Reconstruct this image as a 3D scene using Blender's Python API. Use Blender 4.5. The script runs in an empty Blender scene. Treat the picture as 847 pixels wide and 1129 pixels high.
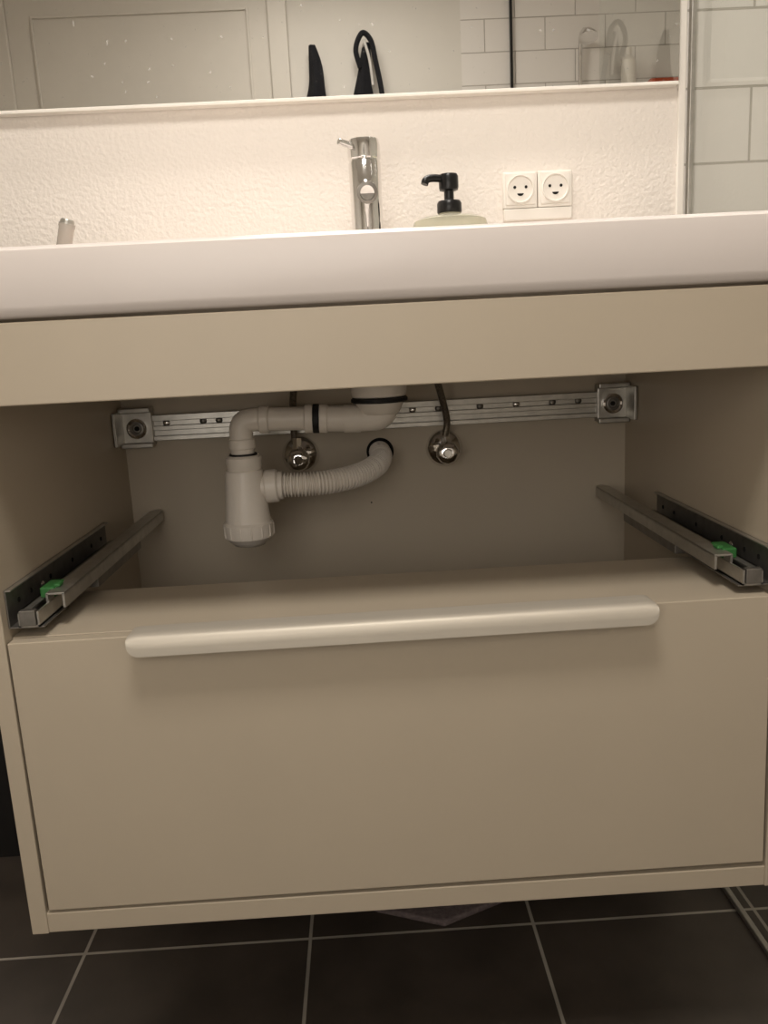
import bpy, bmesh, math
from mathutils import Vector, Matrix
sc=bpy.context.scene
try: sc.view_settings.view_transform='Standard'
except Exception: pass
def S(r,g,b):
    f=lambda c:(c/255/12.92 if c/255<=.04045 else ((c/255+.055)/1.055)**2.4)
    return (f(r),f(g),f(b),1)
# ---------------- materials
def mat(name,col,rough=.5,metal=0,noise=0,nscale=20,bump=0,bscale=100,bdist=.001,spec=.5,trans=0,ior=1.45,coat=0,stretch=None):
    m=bpy.data.materials.new(name);m.use_nodes=True
    nt=m.node_tree;b=nt.nodes['Principled BSDF']
    b.inputs['Base Color'].default_value=col;b.inputs['Roughness'].default_value=rough;b.inputs['Metallic'].default_value=metal
    b.inputs['Specular IOR Level'].default_value=spec;b.inputs['IOR'].default_value=ior
    b.inputs['Transmission Weight'].default_value=trans;b.inputs['Coat Weight'].default_value=coat
    tc=nt.nodes.new('ShaderNodeTexCoord');mp=nt.nodes.new('ShaderNodeMapping')
    nt.links.new(tc.outputs['Object'],mp.inputs[0])
    if stretch: mp.inputs['Scale'].default_value=stretch
    if noise>0:
        n=nt.nodes.new('ShaderNodeTexNoise');n.inputs['Scale'].default_value=nscale;n.inputs['Detail'].default_value=4
        nt.links.new(mp.outputs[0],n.inputs['Vector'])
        r=nt.nodes.new('ShaderNodeValToRGB')
        r.color_ramp.elements[0].position=.3;r.color_ramp.elements[1].position=.7
        r.color_ramp.elements[0].color=tuple(c*(1-noise) for c in col[:3])+(1,)
        r.color_ramp.elements[1].color=tuple(min(1,c*(1+noise)) for c in col[:3])+(1,)
        nt.links.new(n.outputs['Fac'],r.inputs[0]);nt.links.new(r.outputs[0],b.inputs['Base Color'])
    if bump>0:
        n=nt.nodes.new('ShaderNodeTexNoise');n.inputs['Scale'].default_value=bscale;n.inputs['Detail'].default_value=3
        nt.links.new(mp.outputs[0],n.inputs['Vector'])
        bp=nt.nodes.new('ShaderNodeBump');bp.inputs['Strength'].default_value=bump;bp.inputs['Distance'].default_value=bdist
        nt.links.new(n.outputs['Fac'],bp.inputs['Height']);nt.links.new(bp.outputs[0],b.inputs['Normal'])
    return m
def brickmat(name,c1,c2,mortar,w,h,off,ox,oy,axes,rough,msize,bumpd=.002,noise=0):
    m=bpy.data.materials.new(name);m.use_nodes=True;nt=m.node_tree;b=nt.nodes['Principled BSDF']
    tc=nt.nodes.new('ShaderNodeTexCoord');sp=nt.nodes.new('ShaderNodeSeparateXYZ');cb=nt.nodes.new('ShaderNodeCombineXYZ')
    nt.links.new(tc.outputs['Object'],sp.inputs[0])
    for i,(a,o) in enumerate(zip(axes,(ox,oy))):
        ad=nt.nodes.new('ShaderNodeMath');ad.operation='ADD';ad.inputs[1].default_value=o
        nt.links.new(sp.outputs['XYZ'.index(a)],ad.inputs[0]);nt.links.new(ad.outputs[0],cb.inputs[i])
    br=nt.nodes.new('ShaderNodeTexBrick');br.offset=off;br.offset_frequency=2;br.squash=1
    br.inputs['Scale'].default_value=1;br.inputs['Brick Width'].default_value=w;br.inputs['Row Height'].default_value=h
    br.inputs['Mortar Size'].default_value=msize;br.inputs['Mortar Smooth'].default_value=.15
    br.inputs['Color1'].default_value=c1;br.inputs['Color2'].default_value=c2;br.inputs['Mortar'].default_value=mortar
    nt.links.new(cb.outputs[0],br.inputs['Vector'])
    out=br.outputs['Color']
    if noise:
        n=nt.nodes.new('ShaderNodeTexNoise');n.inputs['Scale'].default_value=9;n.inputs['Detail'].default_value=6
        nt.links.new(tc.outputs['Object'],n.inputs['Vector'])
        r=nt.nodes.new('ShaderNodeValToRGB');r.color_ramp.elements[0].position=.35;r.color_ramp.elements[1].position=.7
        r.color_ramp.elements[0].color=(1-noise,)*3+(1,);r.color_ramp.elements[1].color=(1,1,1,1)
        mx=nt.nodes.new('ShaderNodeMixRGB');mx.blend_type='MULTIPLY';mx.inputs[0].default_value=1
        nt.links.new(n.outputs['Fac'],r.inputs[0]);nt.links.new(out,mx.inputs[1]);nt.links.new(r.outputs[0],mx.inputs[2]);out=mx.outputs[0]
    nt.links.new(out,b.inputs['Base Color'])
    bp=nt.nodes.new('ShaderNodeBump');bp.inputs['Distance'].default_value=bumpd;bp.invert=True
    nt.links.new(br.outputs['Fac'],bp.inputs['Height']);nt.links.new(bp.outputs[0],b.inputs['Normal'])
    b.inputs['Roughness'].default_value=rough
    return m
BEIGE=mat('beige_lacquer',S(187,174,154),.42,noise=.015,nscale=6,bump=.05,bscale=400,bdist=.0005)
BEIGE2=mat('beige_carcass',S(192,180,161),.55,noise=.02,nscale=5)
CERAM=mat('white_ceramic',S(228,219,213),.26,noise=.01,nscale=3)
WALLP=mat('painted_wallpaper',S(240,232,223),.5,bump=.7,bscale=130,bdist=.003)
PLAIN=mat('white_paint',S(222,217,208),.6,bump=.1,bscale=80)
CEIL=mat('ceiling_paint',S(235,231,225),.7)
DARKW=mat('dark_wall',S(20,17,16),.6,noise=.1)  # near-black tone for the lower band of the back wall
CHROME=mat('chrome',(.82,.81,.80,1),.07,1,noise=.02)
STEEL=mat('galvanised_steel',S(186,183,176),.36,.9,noise=.10,nscale=60)
STEELD=mat('steel_dark',S(135,131,125),.45,.85,noise=.15,nscale=60)
ALU=mat('brushed_aluminium',S(206,198,184),.5,.35,noise=.04,nscale=120,stretch=(.05,1,1))
PLAS=mat('white_plastic',S(230,222,211),.35,noise=.01)
SOCK=mat('socket_plastic',S(242,236,227),.3,noise=.01)
BLACK=mat('black_plastic',S(18,17,17),.3,noise=.1)
RUB=mat('black_rubber',S(20,20,20),.6)
HOLE=mat('dark_void',S(14,12,10),.9)
GREEN=mat('green_plastic',S(48,108,52),.5,noise=.05)
GSOAP=mat('soap_glass',S(226,224,204),.1,trans=.6,ior=1.35)
CLEAR=mat('clear_plastic',S(235,228,220),.12,trans=.6,ior=1.3)
HOSE=mat('braided_hose',S(120,112,100),.4,.7,noise=.4,nscale=400)
DOORM=mat('door_paint',S(212,206,196),.5,noise=.01)
FAB=mat('grey_fabric',S(112,100,100),.95,noise=.25,nscale=120,bump=.6,bscale=300,bdist=.003)
BFAB=mat('black_fabric',S(22,22,26),.95,noise=.2,nscale=50)
WFAB=mat('white_fabric',S(200,196,190),.95,noise=.1,nscale=50)
ORNG=mat('orange_plastic',S(190,80,40),.5,noise=.05)
FLOOR=brickmat('floor_tile',S(76,68,61),S(69,62,56),S(172,165,154),.405,.405,0,.578,.085,'XY',.36,.0033,.001,noise=.35)
WTILE=brickmat('white_wall_tile',S(238,233,227),S(235,230,224),S(186,180,170),.262,.131,.5,-.593,-.64+.262,'XZ',.15,.0022,.0015)
m=bpy.data.materials.new('mirror_glass');m.use_nodes=True;nt=m.node_tree;b=nt.nodes['Principled BSDF']
b.inputs['Metallic'].default_value=1;b.inputs['Roughness'].default_value=.01;b.inputs['Base Color'].default_value=(.84,.84,.82,1)
tc=nt.nodes.new('ShaderNodeTexCoord');vo=nt.nodes.new('ShaderNodeTexNoise');vo.inputs['Scale'].default_value=90;vo.inputs['Detail'].default_value=2
nt.links.new(tc.outputs['Object'],vo.inputs['Vector'])
rp=nt.nodes.new('ShaderNodeValToRGB');rp.color_ramp.elements[0].position=.69;rp.color_ramp.elements[1].position=.76
nt.links.new(vo.outputs['Fac'],rp.inputs[0])
df=nt.nodes.new('ShaderNodeBsdfDiffuse');df.inputs[0].default_value=(.8,.78,.74,1)
ml=nt.nodes.new('ShaderNodeMath');ml.operation='MULTIPLY';ml.inputs[1].default_value=.4;nt.links.new(rp.outputs[0],ml.inputs[0])
ms=nt.nodes.new('ShaderNodeMixShader');nt.links.new(ml.outputs[0],ms.inputs[0]);nt.links.new(b.outputs[0],ms.inputs[1]);nt.links.new(df.outputs[0],ms.inputs[2])
nt.links.new(ms.outputs[0],nt.nodes['Material Output'].inputs[0]);MIRROR=m
m=bpy.data.materials.new('shower_glass');m.use_nodes=True;nt=m.node_tree
tr=nt.nodes.new('ShaderNodeBsdfTransparent');tr.inputs[0].default_value=(.92,.94,.92,1)
gl=nt.nodes.new('ShaderNodeBsdfGlossy');gl.inputs['Roughness'].default_value=.01
lw=nt.nodes.new('ShaderNodeLayerWeight');lw.inputs[0].default_value=.15
sm=nt.nodes.new('ShaderNodeMath');sm.operation='MULTIPLY_ADD';sm.inputs[1].default_value=.5;sm.inputs[2].default_value=.04
nt.links.new(lw.outputs['Facing'],sm.inputs[0])
ms=nt.nodes.new('ShaderNodeMixShader');nt.links.new(sm.outputs[0],ms.inputs[0]);nt.links.new(tr.outputs[0],ms.inputs[1]);nt.links.new(gl.outputs[0],ms.inputs[2])
nt.links.new(ms.outputs[0],nt.nodes['Material Output'].inputs[0]);SGLASS=m
# ---------------- geometry helpers
col=sc.collection
def grp(name):
    e=bpy.data.objects.new(name,None);e.empty_display_size=.05;col.objects.link(e);return e
def fin(name,bm,mt,parent=None,smooth=False,bev=0,seg=2):
    bmesh.ops.recalc_face_normals(bm,faces=bm.faces)
    me=bpy.data.meshes.new(name);bm.to_mesh(me);bm.free()
    o=bpy.data.objects.new(name,me);col.objects.link(o)
    for x in (mt if isinstance(mt,list) else [mt]): me.materials.append(x)
    if parent: o.parent=parent
    if smooth:
        for p in me.polygons:p.use_smooth=True
        try: me.set_sharp_from_angle(angle=math.radians(40))
        except Exception: pass
    if bev:
        md=o.modifiers.new('bevel','BEVEL');md.width=bev;md.segments=seg;md.limit_method='ANGLE';md.angle_limit=math.radians(40)
        if seg>2:
            for p in me.polygons:p.use_smooth=True
            try: me.set_sharp_from_angle(angle=math.radians(60))
            except Exception: pass
    return o
def box(name,x0,x1,y0,y1,z0,z1,mt,parent=None,bev=0,seg=2):
    bm=bmesh.new()
    v=[bm.verts.new(p) for p in [(x0,y0,z0),(x1,y0,z0),(x1,y1,z0),(x0,y1,z0),(x0,y0,z1),(x1,y0,z1),(x1,y1,z1),(x0,y1,z1)]]
    for f in [(0,3,2,1),(4,5,6,7),(0,1,5,4),(1,2,6,5),(2,3,7,6),(3,0,4,7)]: bm.faces.new([v[i] for i in f])
    return fin(name,bm,mt,parent,bev=bev,seg=seg)
def lathe(name,prof,org,axis,mt,parent=None,n=40,smooth=True):
    a=Vector(axis).normalized();t=Vector((1,0,0)) if abs(a.x)<.9 else Vector((0,1,0))
    u=a.cross(t).normalized();w=a.cross(u);o=Vector(org);bm=bmesh.new();rings=[]
    for r,h in prof:
        if r<1e-6: rings.append([bm.verts.new(o+a*h)])
        else: rings.append([bm.verts.new(o+a*h+u*r*math.cos(2*math.pi*i/n)+w*r*math.sin(2*math.pi*i/n)) for i in range(n)])
    for A,B in zip(rings[:-1],rings[1:]):
        for i in range(n):
            j=(i+1)%n
            if len(A)==1 and len(B)==1: continue
            if len(A)==1: bm.faces.new([A[0],B[i],B[j]])
            elif len(B)==1: bm.faces.new([A[i],B[0],A[j]])
            else: bm.faces.new([A[i],A[j],B[j],B[i]])
    return fin(name,bm,mt,parent,smooth)
def cyl(name,p0,p1,r,mt,parent=None,n=32,b=0.0):
    p0=Vector(p0);p1=Vector(p1);L=(p1-p0).length;b=b or min(r,L)*.12
    return lathe(name,[(0,0),(r-b,0),(r,b),(r,L-b),(r-b,L),(0,L)],p0,p1-p0,mt,parent,n)
def catmull(pts,k=12):
    P=[Vector(p) for p in pts];P=[2*P[0]-P[1]]+P+[2*P[-1]-P[-2]];out=[]
    for i in range(1,len(P)-2):
        for s in range(k):
            t=s/k;a,b,c,d=P[i-1:i+3]
            out.append(.5*((2*b)+(c-a)*t+(2*a-5*b+4*c-d)*t*t+(3*b-a-3*c+d)*t**3))
    out.append(P[-2]);return out
def tube(name,pts,r,mt,parent=None,n=24,rfun=None,k=12,spl=True):
    P=catmull(pts,k) if spl else [Vector(p) for p in pts]
    bm=bmesh.new();rings=[];T0=(P[1]-P[0]).normalized();up=Vector((0,1,0)) if abs(T0.y)<.8 else Vector((0,0,1));u=T0.cross(up).normalized();dist=0
    for i,p in enumerate(P):
        T=((P[i+1] if i<len(P)-1 else p)-(P[i-1] if i else p)).normalized()
        u=(u-T*u.dot(T)).normalized();w=T.cross(u)
        if i: dist+=(p-P[i-1]).length
        rr=rfun(i,dist) if rfun else r
        rings.append([bm.verts.new(p+u*rr*math.cos(2*math.pi*j/n)+w*rr*math.sin(2*math.pi*j/n)) for j in range(n)])
    for A,B in zip(rings[:-1],rings[1:]):
        for i in range(n): bm.faces.new([A[i],A[(i+1)%n],B[(i+1)%n],B[i]])
    bm.faces.new(rings[0]);bm.faces.new(rings[-1])
    return fin(name,bm,mt,parent,True)
def poly_extrude(name,pts,vec,mt,parent=None,bev=0,seg=2):
    bm=bmesh.new();a=[bm.verts.new(p) for p in pts];b=[bm.verts.new(Vector(p)+Vector(vec)) for p in pts];n=len(pts)
    bm.faces.new(a);bm.faces.new(b[::-1])
    for i in range(n): bm.faces.new([a[i],a[(i+1)%n],b[(i+1)%n],b[i]])
    return fin(name,bm,mt,parent,bev=bev,seg=seg)

W=.632;ZF=-.705;ZC=2.1;YB=-1.62;XL=-1.8;XR=1.6
# ---------------- room
box('floor',XL,XR,YB,W,ZF-.05,ZF,FLOOR)
box('ceiling',XL,XR,YB,W,ZC,ZC+.05,CEIL)
wb=grp('wall_back')
box('painted_part',XL,.586,W,W+.1,-.40,ZC,WALLP,wb)
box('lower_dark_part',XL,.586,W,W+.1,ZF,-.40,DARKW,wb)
box('tiled_part',.586,XR,W,W+.1,ZF,ZC,WTILE,wb)
wf=grp('wall_front')
box('painted_part',XL,.49,YB-.1,YB,ZF,ZC,PLAIN,wf)
box('tiled_part',.49,XR,YB-.1,YB,ZF,ZC,WTILE,wf)
box('corner_profile',.70,.71,YB,YB+.02,ZF,ZC,BLACK,wf)
box('wall_left',XL-.1,XL,YB,W,ZF,ZC,PLAIN)
box('wall_right',XR,XR+.1,YB,W,ZF,ZC,PLAIN)
# door in front wall
d=grp('door_1')
box('leaf',-1.42,-.33,YB,YB+.03,ZF,1.92,DOORM,d,.002)
for a in [(-1.5,-1.42,ZF,2.0),(-.33,-.25,ZF,2.0)]: box('frame',a[0],a[1],YB,YB+.045,a[2],a[3],DOORM,d,.004)
box('frame_top',-1.42,-.33,YB,YB+.045,1.92,2.0,DOORM,d,.004)
for z0,z1 in((.55,1.76),(-.55,.4)):
    for a in [(-1.32,-1.31,z0,z1),(-.42,-.41,z0,z1),(-1.31,-.42,z1-.01,z1),(-1.31,-.42,z0,z0+.01)]:
        box('moulding',a[0],a[1],YB+.03,YB+.038,a[2],a[3],DOORM,d,.002)
cyl('door_handle',(-.37,YB+.03,.3),(-.37,YB+.09,.3),.012,CHROME,d)
cyl('door_lever',(-.37,YB+.085,.3),(-.50,YB+.085,.3),.01,CHROME,d)
# hanging dark towels
for i,(x,wd) in enumerate(((-.15,.042),(.07,.040))):
    t=grp('hanging_towel' if i==0 else 'hanging_towel.001')
    cyl('hook_peg',(x,YB,1.58),(x,YB+.05,1.59),.008,CHROME,t)
    n=24;bm=bmesh.new();ring=[]
    for k in range(n+1):
        z=1.6-.7*k/n;q=k/n
        w=wd*(.30+.70*min(1,q*3.0)**.9)*(1+.08*math.sin(q*20+i))
        xx=x+.012*math.sin(q*9+i*2)
        r=[]
        for j in range(20):
            an=2*math.pi*j/20;rr=1+.18*math.sin(4*an+q*3)
            r.append(bm.verts.new((xx+w*rr*math.cos(an),YB+.045+.03*rr*math.sin(an)*min(1,.3+q*3),z)))
        ring.append(r)
    for A,B in zip(ring[:-1],ring[1:]):
        for j in range(20): bm.faces.new([A[j],A[(j+1)%20],B[(j+1)%20],B[j]])
    bm.faces.new(ring[0]);bm.faces.new(ring[-1])
    fin('cloth',bm,BFAB,t,True)
    if i:
        tube('strap_loop',[(x-.02,YB+.06,1.50),(x-.035,YB+.07,1.57),(x-.005,YB+.07,1.63),(x+.03,YB+.07,1.60),(x+.045,YB+.08,1.52),(x+.065,YB+.08,1.40),(x+.075,YB+.08,1.25)],.011,BFAB,t)
        tube('white_trim',[(x-.0,YB+.085,1.60),(x+.02,YB+.09,1.52),(x+.03,YB+.09,1.42)],.006,WFAB,t)
# shower fittings seen in the mirror
t=grp('shower_caddy')
box('shelf_board',1.14,1.44,YB,YB+.12,1.36,1.372,CHROME,t,.003)
lathe('bottle',[(0,0),(.03,0),(.032,.005),(.03,.11),(.012,.13),(.012,.16),(0,.16)],(1.20,YB+.06,1.372),(0,0,1),PLAS,t)
box('sponge',1.28,1.42,YB+.02,YB+.1,1.372,1.40,ORNG,t,.012,3)
t=grp('shower_head')
tube('riser',[(1.0,YB+.03,.4),(1.0,YB+.03,1.2),(1.0,YB+.03,1.55),(1.0,YB+.08,1.6),(1.0,YB+.14,1.57)],.009,CHROME,t)
lathe('spray',[(0,0),(.02,.002),(.04,.03),(.04,.036),(0,.036)],(1.0,YB+.14,1.58),(0,.4,-1),CHROME,t)
# mirror
mr=grp('wall_mirror')
box('glass',-1.2,.580,W-.02,W-.001,.780,1.45,MIRROR,mr)
box('bottom_edge',-1.2,.580,W-.022,W-.001,.774,.780,SOCK,mr,.001)
# shower screen
sg=grp('shower_screen')
bm=bmesh.new();bm.faces.new([bm.verts.new(p) for p in [(.609,.02,ZF+.01),(.609,W-.008,ZF+.01),(.609,W-.008,1.35),(.609,.02,1.35)]])
fin('pane',bm,SGLASS,sg)
box('wall_profile',.586,.600,W-.006,W,ZF+.0,1.35,SOCK,sg,.002)
box('wall_profile_edge',.604,.613,W-.015,W,ZF,1.35,STEEL,sg,.001)
box('floor_channel',.604,.615,.02,W-.03,ZF,ZF+.01,STEEL,sg,.002)
# ---------------- vanity
v=grp('bathroom_vanity')
IN=.485;OUT=.507
for s in(-1,1):
    a,b_=sorted((s*IN,s*OUT))
    box('side_panel',a,b_,.0,.615,-.412,.384,BEIGE,v,.0012)
box('bottom_panel',-IN,IN,.001,.6,-.411,-.382,BEIGE,v,.0012)
box('top_rail',-OUT,OUT,-.003,.018,.289,.3835,BEIGE,v,.0015)
box('back_panel',-IN,IN,.603,.615,-.382,.384,BEIGE2,v)
box('shelf',-IN,IN,.021,.215,-.02,-.001,BEIGE,v,.001)
box('inner_back_strut',-IN,IN,.205,.215,-.06,-.02,BEIGE,v)
bm=bmesh.new()
f=[(-.4825,0,-.002),(.476,0,.0025),(.4815,0,-.374),(-.4805,0,-.3775)]
a=[bm.verts.new(p) for p in f];c=[bm.verts.new((p[0],.019,p[2])) for p in f]
bm.faces.new(a);bm.faces.new(c[::-1])
for i in range(4): bm.faces.new([a[i],a[(i+1)%4],c[(i+1)%4],c[i]])
fin('drawer_front',bm,BEIGE,v,bev=.0012)
box('drawer_box',-.46,.46,.02,.20,-.36,-.06,BEIGE2,v)
lathe('screw_hole',[(0,0),(.0016,0),(.0016,.001),(0,.001)],(-.018,.6025,.036),(0,-1,0),HOLE,v,12)
# handle
h=grp('drawer_handle')
prof=[(.018,.0045),(-.012,.0060),(-.019,.0050),(-.0235,.0018),(-.026,-.004),(-.0265,-.011),(-.0265,-.0205),(-.0245,-.0205),(-.024,-.011),(-.0215,-.003),(-.016,.0015),(.018,.0025)]
bm=bmesh.new();L=.3265;n=12;R_=.015
cols=[]
for i in range(n+1): cols.append((-L+R_*(1-math.cos(math.pi/2*i/n)),math.sin(math.pi/2*i/n)))
cols+= [(-x,s_) for x,s_ in cols[::-1]]
rings=[]
for x,s_ in cols:
    r=[]
    for y,z in prof:
        zc=.001;q=.35+.65*s_
        r.append(bm.verts.new((x,y,zc+(z-zc)*q)))
    rings.append(r)
m_=len(prof)
for A,B in zip(rings[:-1],rings[1:]):
    for i in range(m_): bm.faces.new([A[i],A[(i+1)%m_],B[(i+1)%m_],B[i]])
bm.faces.new(rings[0]);bm.faces.new(rings[-1])
ho=fin('grip',bm,ALU,h,True)
h.location=(-.003,0,.002);h.rotation_euler=(0,-.004,0)
# ---------------- sink
s_=grp('washbasin')
bm=bmesh.new()
def loop(x0,x1,y0,y1,z,r,n=6):
    out=[]
    for cx,cy,a0 in((x1-r,y1-r,0),(x0+r,y1-r,90),(x0+r,y0+r,180),(x1-r,y0+r,270)):
        for i in range(n+1):
            an=math.radians(a0+90*i/n);out.append(bm.verts.new((cx+r*math.cos(an),cy+r*math.sin(an),z)))
    return out
Lp=[loop(-.515,.515,0.000,.628,.3875,.006),loop(-.521,.521,-.006,.629,.391,.008),loop(-.523,.523,-.0095,.6295,.400,.01),
    loop(-.524,.524,-.0105,.630,.452,.012),loop(-.522,.522,-.009,.630,.461,.012),loop(-.516,.516,-.003,.628,.4655,.012),
    loop(-.49,.49,.022,.49,.4655,.04),loop(-.48,.48,.03,.48,.460,.05),loop(-.45,.45,.05,.46,.41,.06),loop(-.35,.35,.10,.41,.392,.08),loop(-.03,.03,.33,.39,.389,.029)]
for A,B in zip(Lp[:-1],Lp[1:]):
    n=len(A)
    for i in range(n): bm.faces.new([A[i],A[(i+1)%n],B[(i+1)%n],B[i]])
bm.faces.new(Lp[-1]);bm.faces.new(Lp[0])
fin('basin',bm,CERAM,s_,True)
lathe('drain_ring',[(0,.002),(.02,.003),(.028,.001),(.029,-.001)],(0,.36,.391),(0,0,1),CHROME,s_)
# ---------------- faucet
fc=grp('basin_faucet');FX,FY=.001,.515
lathe('body',[(.033,0),(.033,.006),(.0275,.010),(.0275,.178),(.0262,.180),(.0262,.183),(.0280,.185),(.0280,.205),(.0255,.2155),(.018,.2175),(0,.218)],(FX,FY,.4655),(0,0,1),CHROME,fc,48)
tube('spout',[(FX,FY-.01,.600),(FX,FY-.06,.590),(FX,FY-.105,.578)],.0165,CHROME,fc,32)
lathe('aerator',[(.0168,0),(.0168,.004),(.012,.005),(.011,.002),(0,.002)],(FX,FY-.103,.5785),(0,-1,-.2),STEELD,fc)
cyl('lever',(FX-.015,FY-.012,.668),(FX-.042,FY-.03,.674),.0055,CHROME,fc)
# ---------------- soap dispenser
sd=grp('soap_dispenser');SX,SY=.145,.52
lathe('bottle',[(0,0),(.055,0),(.063,.008),(.066,.03),(.066,.068),(.063,.078),(.052,.083),(.03,.086),(.019,.089),(.018,.094),(0,.094)],(SX,SY,.4657),(0,0,1),GSOAP,sd,48)
lathe('collar',[(0,0),(.0205,0),(.0215,.002),(.0215,.016),(.019,.020),(.0085,.022),(.0085,.036),(.016,.038),(.017,.042),(.017,.060),(.015,.064),(0,.065)],(SX,SY,.557),(0,0,1),BLACK,sd)
tube('nozzle',[(SX,SY,.613),(SX-.028,SY-.008,.6145),(SX-.040,SY-.012,.611),(SX-.043,SY-.013,.604)],.0065,BLACK,sd,16)
# ---------------- tube on the basin
tb=grp('toothbrush_tube')
lathe('tube',[(0,0),(.0105,0),(.0115,.002),(.0120,.082),(.0128,.085),(.0128,.090),(.0105,.090),(.0095,.02),(0,.018)],(-.506,.415,.467),(.32,-.12,1),CLEAR,tb,32)
lathe('cap',[(0,.0),(.0110,0),(.0110,.006),(.009,.009),(0,.0095)],(-.4795,.405,.550),(.32,-.12,1),STEEL,tb,32)
# ---------------- sockets
for k,x0 in enumerate((.258,.3235)):
    so=grp('wall_socket' if k==0 else 'wall_socket.001');w=.064
    box('plate',x0,x0+w,W-.010,W-.0,.5755,.6395,SOCK,so,.002,3)
    cx=x0+w/2;cz=.609
    box('insert',cx-.0275,cx+.0275,W-.0125,W-.009,cz-.0275,cz+.0275,SOCK,so,.001)
    lathe('recess_ring',[(.0255,0),(.0255,.003),(.0235,.0035),(.0215,-.001)],(cx,W-.0122,cz),(0,-1,0),SOCK,so,48)
    for dx in(-.0105,.0105):
        lathe('pin_hole',[(0,.0006),(.0027,.0006),(.0027,-.001),(0,-.001)],(cx+dx,W-.0127,cz+.003),(0,-1,0),HOLE,so,16)
    pts=[(cx+.0060*math.cos(a),W-.0132,cz-.008+.0045*math.sin(a)) for a in [math.pi+math.pi*i/12 for i in range(13)]]
    poly_extrude('earth_slot',pts,(0,.002,0),HOLE,so)
so=grp('socket_base_box')
box('box',.259,.387,W-.012,W,.5535,.5745,SOCK,so,.002)
# ---------------- back hanging rail
r=grp('wall_mounting_rail');YR=.60
for z0,z1,y in((.185,.226,YR-.006),(.218,.230,YR-.014),(.200,.209,YR-.012),(.181,.190,YR-.014)):
    box('rail_profile',-.425,.425,y,YR+.002,z0,z1,STEEL,r,.001)
for i,x in enumerate((-.40,-.33,-.30,.07,.12,.20,.27,.34,.39)):
    lathe('screw',[(0,.003),(.005,.002),(.0068,0),(.0068,-.002)],(x,YR-.0065,.214),(0,-1,0),STEELD if i%3 else CHROME,r,16)
for s in(-1,1):
    x0,x1=sorted((s*.4835,s*.424))
    box('bracket_plate',x0,x1,YR-.02,YR+.002,.172,.244,STEEL,r,.002)
    box('bracket_lip',x0,x1,YR-.032,YR-.018,.236,.246,STEEL,r,.002)
    box('bracket_lip_low',x0,x1,YR-.030,YR-.018,.170,.180,STEEL,r,.002)
    c0=s*.452
    lathe('cam_ring',[(.019,0),(.019,.008),(.016,.010),(.013,.008),(.013,0)],(c0,YR-.019,.207),(0,-1,0),CHROME,r,32)
    lathe('cam_hole',[(0,.004),(.007,.004),(.009,.006),(.013,.005),(.013,0)],(c0,YR-.019,.207),(0,-1,0),STEELD,r,24)
    lathe('cam_center',[(0,.0065),(.0045,.0062),(.0045,.002)],(c0,YR-.019,.207),(0,-1,0),HOLE,r,12)
    box('side_hook',*(sorted((s*.4835,s*.478))),YR-.07,YR,.178,.24,STEEL,r,.001)
# ---------------- angle valves
for k,(x,z,hs) in enumerate(((-.150,.138,[(-.156,.562,.165),(-.156,.555,.20),(-.15,.53,.26),(-.13,.5,.33)]),(.129,.136,[(.127,.557,.165),(.131,.552,.195),(.118,.53,.25),(.10,.5,.31),(.09,.48,.36)]))):
    a=grp('angle_valve' if k==0 else 'angle_valve.001')
    lathe('escutcheon',[(0,0),(.036,0),(.0355,.006),(.028,.014),(.017,.018),(.014,.019)],(x,.603,z),(0,-1,0),CHROME,a,40)
    cyl('valve_body',(x,.595,z),(x,.545,z),.0125,CHROME,a)
    lathe('valve_knob',[(.012,0),(.021,.002),(.022,.008),(.021,.018),(.017,.022),(.009,.023),(.007,.020),(0,.020)],(x,.552,z-.002),(0,-1,0),CHROME,a,10)
    cyl('outlet_nut',(x-.002*(1-k),.560,z+.008),(x-.002,.560,z+.038),.0095,CHROME,a,6)
    tube('flexible_hose',hs,.0064,HOSE,a,16)
# ---------------- drain plumbing
p=grp('sink_drain_trap');Y=.40;XT=-.231
lathe('drain_nut',[(.0,.0),(.040,0),(.045,.003),(.0465,.010),(.0465,.060),(.04,.064),(0,.064)],(.003,Y,.252),(0,0,1),PLAS,p,40)
lathe('seal',[(0,0),(.044,0),(.0475,.002),(.0475,.007),(.044,.009),(0,.009)],(.003,Y,.2445),(0,0,1),RUB,p,40)
lathe('drain_cup',[(0,0),(.030,0),(.034,.004),(.038,.012),(.040,.02),(0,.02)],(.003,Y,.225),(0,0,1),PLAS,p,40)
def bend(cx,cz,R,a0,a1,n=10): return [(cx+R*math.cos(math.radians(a0+(a1-a0)*i/n)),Y,cz+R*math.sin(math.radians(a0+(a1-a0)*i/n))) for i in range(n+1)]
rp=.0195
tube('outlet_elbow',[(.012,Y,.248)]+bend(-.006,.2365,.018,0,-90,8)[0:]+[(-.03,Y,.2185),(-.085,Y,.2215)],.0215,PLAS,p,32,spl=False)
tube('elbow_collar_right',[(-.030,Y,.2188),(-.058,Y,.2200)],.0235,PLAS,p,32,spl=False)
cyl('pipe_socket',(-.085,Y,.2215),(-.100,Y,.2225),.0240,PLAS,p)
cyl('pipe_seal',(-.099,Y,.2225),(-.110,Y,.223),.0245,RUB,p)
cyl('pipe_collar',(-.109,Y,.223),(-.124,Y,.2235),.0240,PLAS,p)
tube('horizontal_pipe',[(-.110,Y,.2235),(-.205,Y,.2265)]+bend(-.215,.2095,.0165,90,180,8)+[(-.2315,Y,.165)],rp,PLAS,p,32,spl=False)
cyl('elbow_collar',(-.183,Y,.2255),(-.200,Y,.2262),.0228,PLAS,p)
cyl('elbow_skirt',(-.2315,Y,.178),(-.2315,Y,.196),.0222,PLAS,p)
lathe('trap_top_nut',[(0,0),(.027,0),(.0295,.003),(.0305,.022),(.026,.026),(0,.026)],(XT,Y,.142),(0,0,1),PLAS,p,14)
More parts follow.
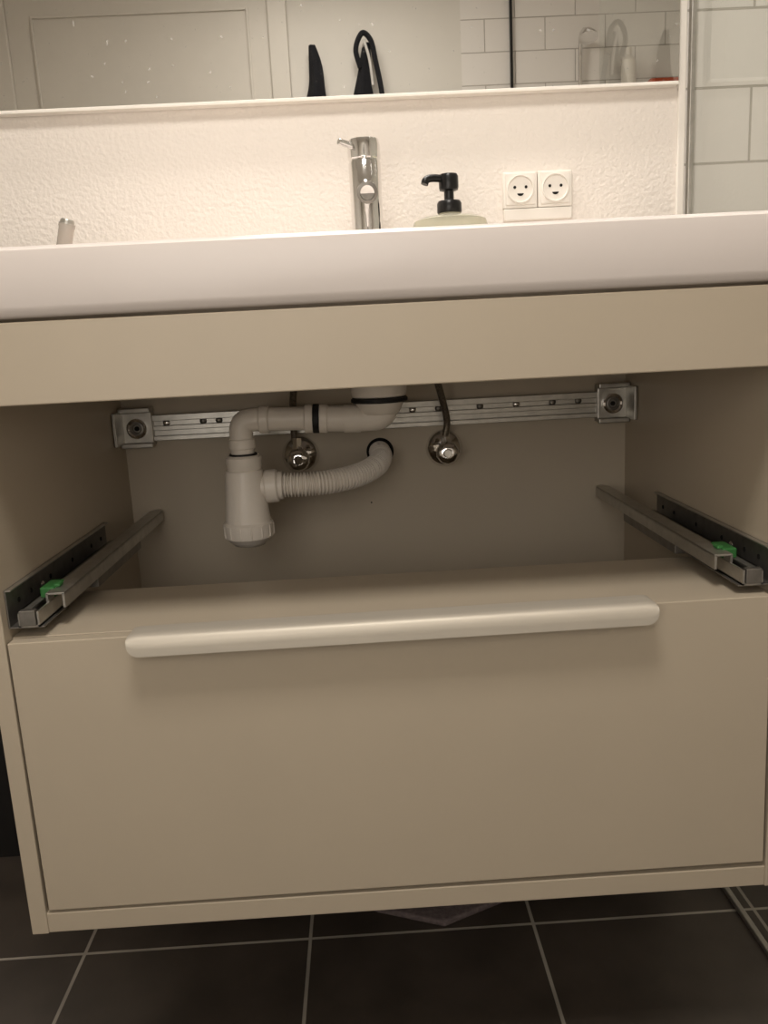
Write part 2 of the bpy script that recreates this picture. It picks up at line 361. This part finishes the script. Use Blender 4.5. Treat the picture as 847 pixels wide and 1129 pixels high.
cyl('nut_seal',(XT,Y,.167),(XT,Y,.171),.0235,RUB,p)
lathe('trap_body',[(.0,.100),(.025,.100),(.031,.096),(.0325,.088),(.0375,.02),(.040,.0),(0,0)],(XT-.001,Y,.046),(0,0,1),PLAS,p,40)
prof_=[(0,-.034),(.012,-.0335),(.025,-.030),(.0325,-.023),(.0385,-.018),(.0415,-.015),(.0425,-.003),(.0425,.008),(.039,.012),(0,.012)]
lathe('trap_bottom_cup',prof_,(XT-.001,Y,.043),(0,0,1),PLAS,p,40)
for i in range(14):
    an=2*math.pi*i/14;cx=XT-.001+.0418*math.cos(an);cy=Y+.0418*math.sin(an)
    cyl('grip_rib',(cx,cy,.030),(cx,cy,.050),.0018,PLAS,p,8)
cyl('trap_outlet',(XT+.015,Y,.112),(-.185,Y,.113),.020,PLAS,p)
cyl('outlet_nut',(-.198,Y,.112),(-.176,Y,.113),.0285,PLAS,p,14)
cyl('outlet_nut_flange',(-.177,Y,.113),(-.168,Y,.113),.024,PLAS,p)
path=[(-.172,Y,.113),(-.13,Y+.002,.112),(-.085,Y+.012,.113),(-.040,Y+.04,.117),(-.008,Y+.085,.125),(.004,Y+.14,.133),(.003,.612,.136)]
tube('corrugated_hose',path,.018,PLAS,p,28,rfun=lambda i,d_:.0188+.0021*(1 if (d_*1000/5.6)%1<.55 else -1),k=34)
lathe('wall_hole',[(0,.001),(.0265,.001),(.0265,-.001),(0,-.001)],(.004,.6022,.136),(0,-1,0),HOLE,v,32)
# ---------------- drawer runners
for s in(-1,1):
    g=grp('drawer_runner' if s<0 else 'drawer_runner.001')
    def bx(n,xa,xb,*a,**k):
        x0,x1=sorted((s*xa,s*xb));return box(n,x0,x1,*a,**k)
    bx('wall_bracket',.4845,.4825,.015,.42,.012,.062,STEELD,parent=g,bev=.0005)
    bx('bracket_flange',.4830,.440,.015,.42,.012,.014,STEELD,parent=g,bev=.0005)
    bx('bracket_top_lip',.4830,.476,.015,.42,.060,.062,STEEL,parent=g,bev=.0005)
    bx('channel_base',.470,.444,.012,.40,.014,.0165,STEEL,parent=g)
    bx('channel_side',.470,.4675,.012,.40,.014,.034,STEEL,parent=g)
    bx('channel_side_in',.4465,.444,.012,.40,.014,.034,STEEL,parent=g)
    bx('channel_top',.470,.458,.012,.40,.032,.034,STEEL,parent=g)
    bx('slide_top',.448,.424,.05,.59,.043,.046,STEEL,parent=g,bev=.0008)
    bx('slide_side',.448,.445,.05,.59,.024,.045,STEEL,parent=g)
    bx('slide_side_in',.427,.424,.05,.59,.026,.045,STEEL,parent=g)
    bx('slide_under',.455,.430,.20,.44,.008,.024,STEELD,parent=g,bev=.001)
    bx('rear_hook',.442,.428,.585,.602,.030,.046,STEEL,parent=g,bev=.001)
    bx('green_clip',.463,.444,.070,.110,.034,.048,GREEN,parent=g,bev=.002)
    bx('green_clip_tab',.447,.438,.075,.090,.046,.051,GREEN,parent=g,bev=.002)
    bx('front_stop',.468,.448,.010,.02,.016,.036,STEELD,parent=g,bev=.001)
    for y in(.05,.09,.16,.25,.34,.39):
        lathe('bracket_hole',[(0,.0004),(.0035,.0004),(.0035,-.0005),(0,-.0005)],(s*.4822,y,.040),(-s,0,0),HOLE,g,14)
    lathe('bracket_screw',[(0,.003),(.004,.002),(.006,0)],(s*.4822,.13,.036),(-s,0,0),CHROME,g,14)
# ---------------- floor cloth
bc=grp('bath_mat')
pts=[(.071,.325,ZF),(.185,.378,ZF),(.25,.46,ZF),(.17,.57,ZF),(-.08,.57,ZF),(-.15,.45,ZF),(-.05,.375,ZF)]
poly_extrude('mat',pts,(0,0,.012),FAB,bc,.004,3)
# ---------------- lights
def area(name,loc,target,sx,sy,power,colr):
    l=bpy.data.lights.new(name,'AREA');l.shape='RECTANGLE';l.size=sx;l.size_y=sy;l.energy=power;l.color=colr
    o=bpy.data.objects.new(name,l);col.objects.link(o);o.location=loc
    o.rotation_euler=(Vector(target)-Vector(loc)).to_track_quat('-Z','Y').to_euler();return o
area('mirror_lamp',(.0,.47,1.55),(0,.45,.5),.7,.08,8,(1,.94,.87))
area('ceiling_light',(-.1,-.7,2.07),(-.1,-.3,0),.6,.5,27,(1,.94,.87))
area('fill_light',(-.3,-1.55,.45),(0,.3,.1),1.0,1.3,10,(1,.94,.87))  # unseen fill added low behind the camera to lighten the open cabinet
w=bpy.data.worlds.new('world');sc.world=w;w.use_nodes=True;w.node_tree.nodes['Background'].inputs[0].default_value=(.5,.47,.43,1);w.node_tree.nodes['Background'].inputs[1].default_value=.2
# ---------------- camera
yaw,pi_,ro=.022,-.2009,-.0515
F=Vector((math.sin(yaw)*math.cos(pi_),math.cos(yaw)*math.cos(pi_),math.sin(pi_)));R0=Vector((math.cos(yaw),-math.sin(yaw),0));U0=R0.cross(F)
R=R0*math.cos(ro)+U0*math.sin(ro);U=-R0*math.sin(ro)+U0*math.cos(ro)
cd=bpy.data.cameras.new('camera');co=bpy.data.objects.new('camera',cd);col.objects.link(co)
M=Matrix((( R.x,U.x,-F.x,-.0289),(R.y,U.y,-F.y,-.9658),(R.z,U.z,-F.z,.3348),(0,0,0,1)));co.matrix_world=M
cd.sensor_fit='HORIZONTAL';cd.sensor_width=36;cd.lens=893.519/847*36;cd.clip_start=.02
sc.camera=co
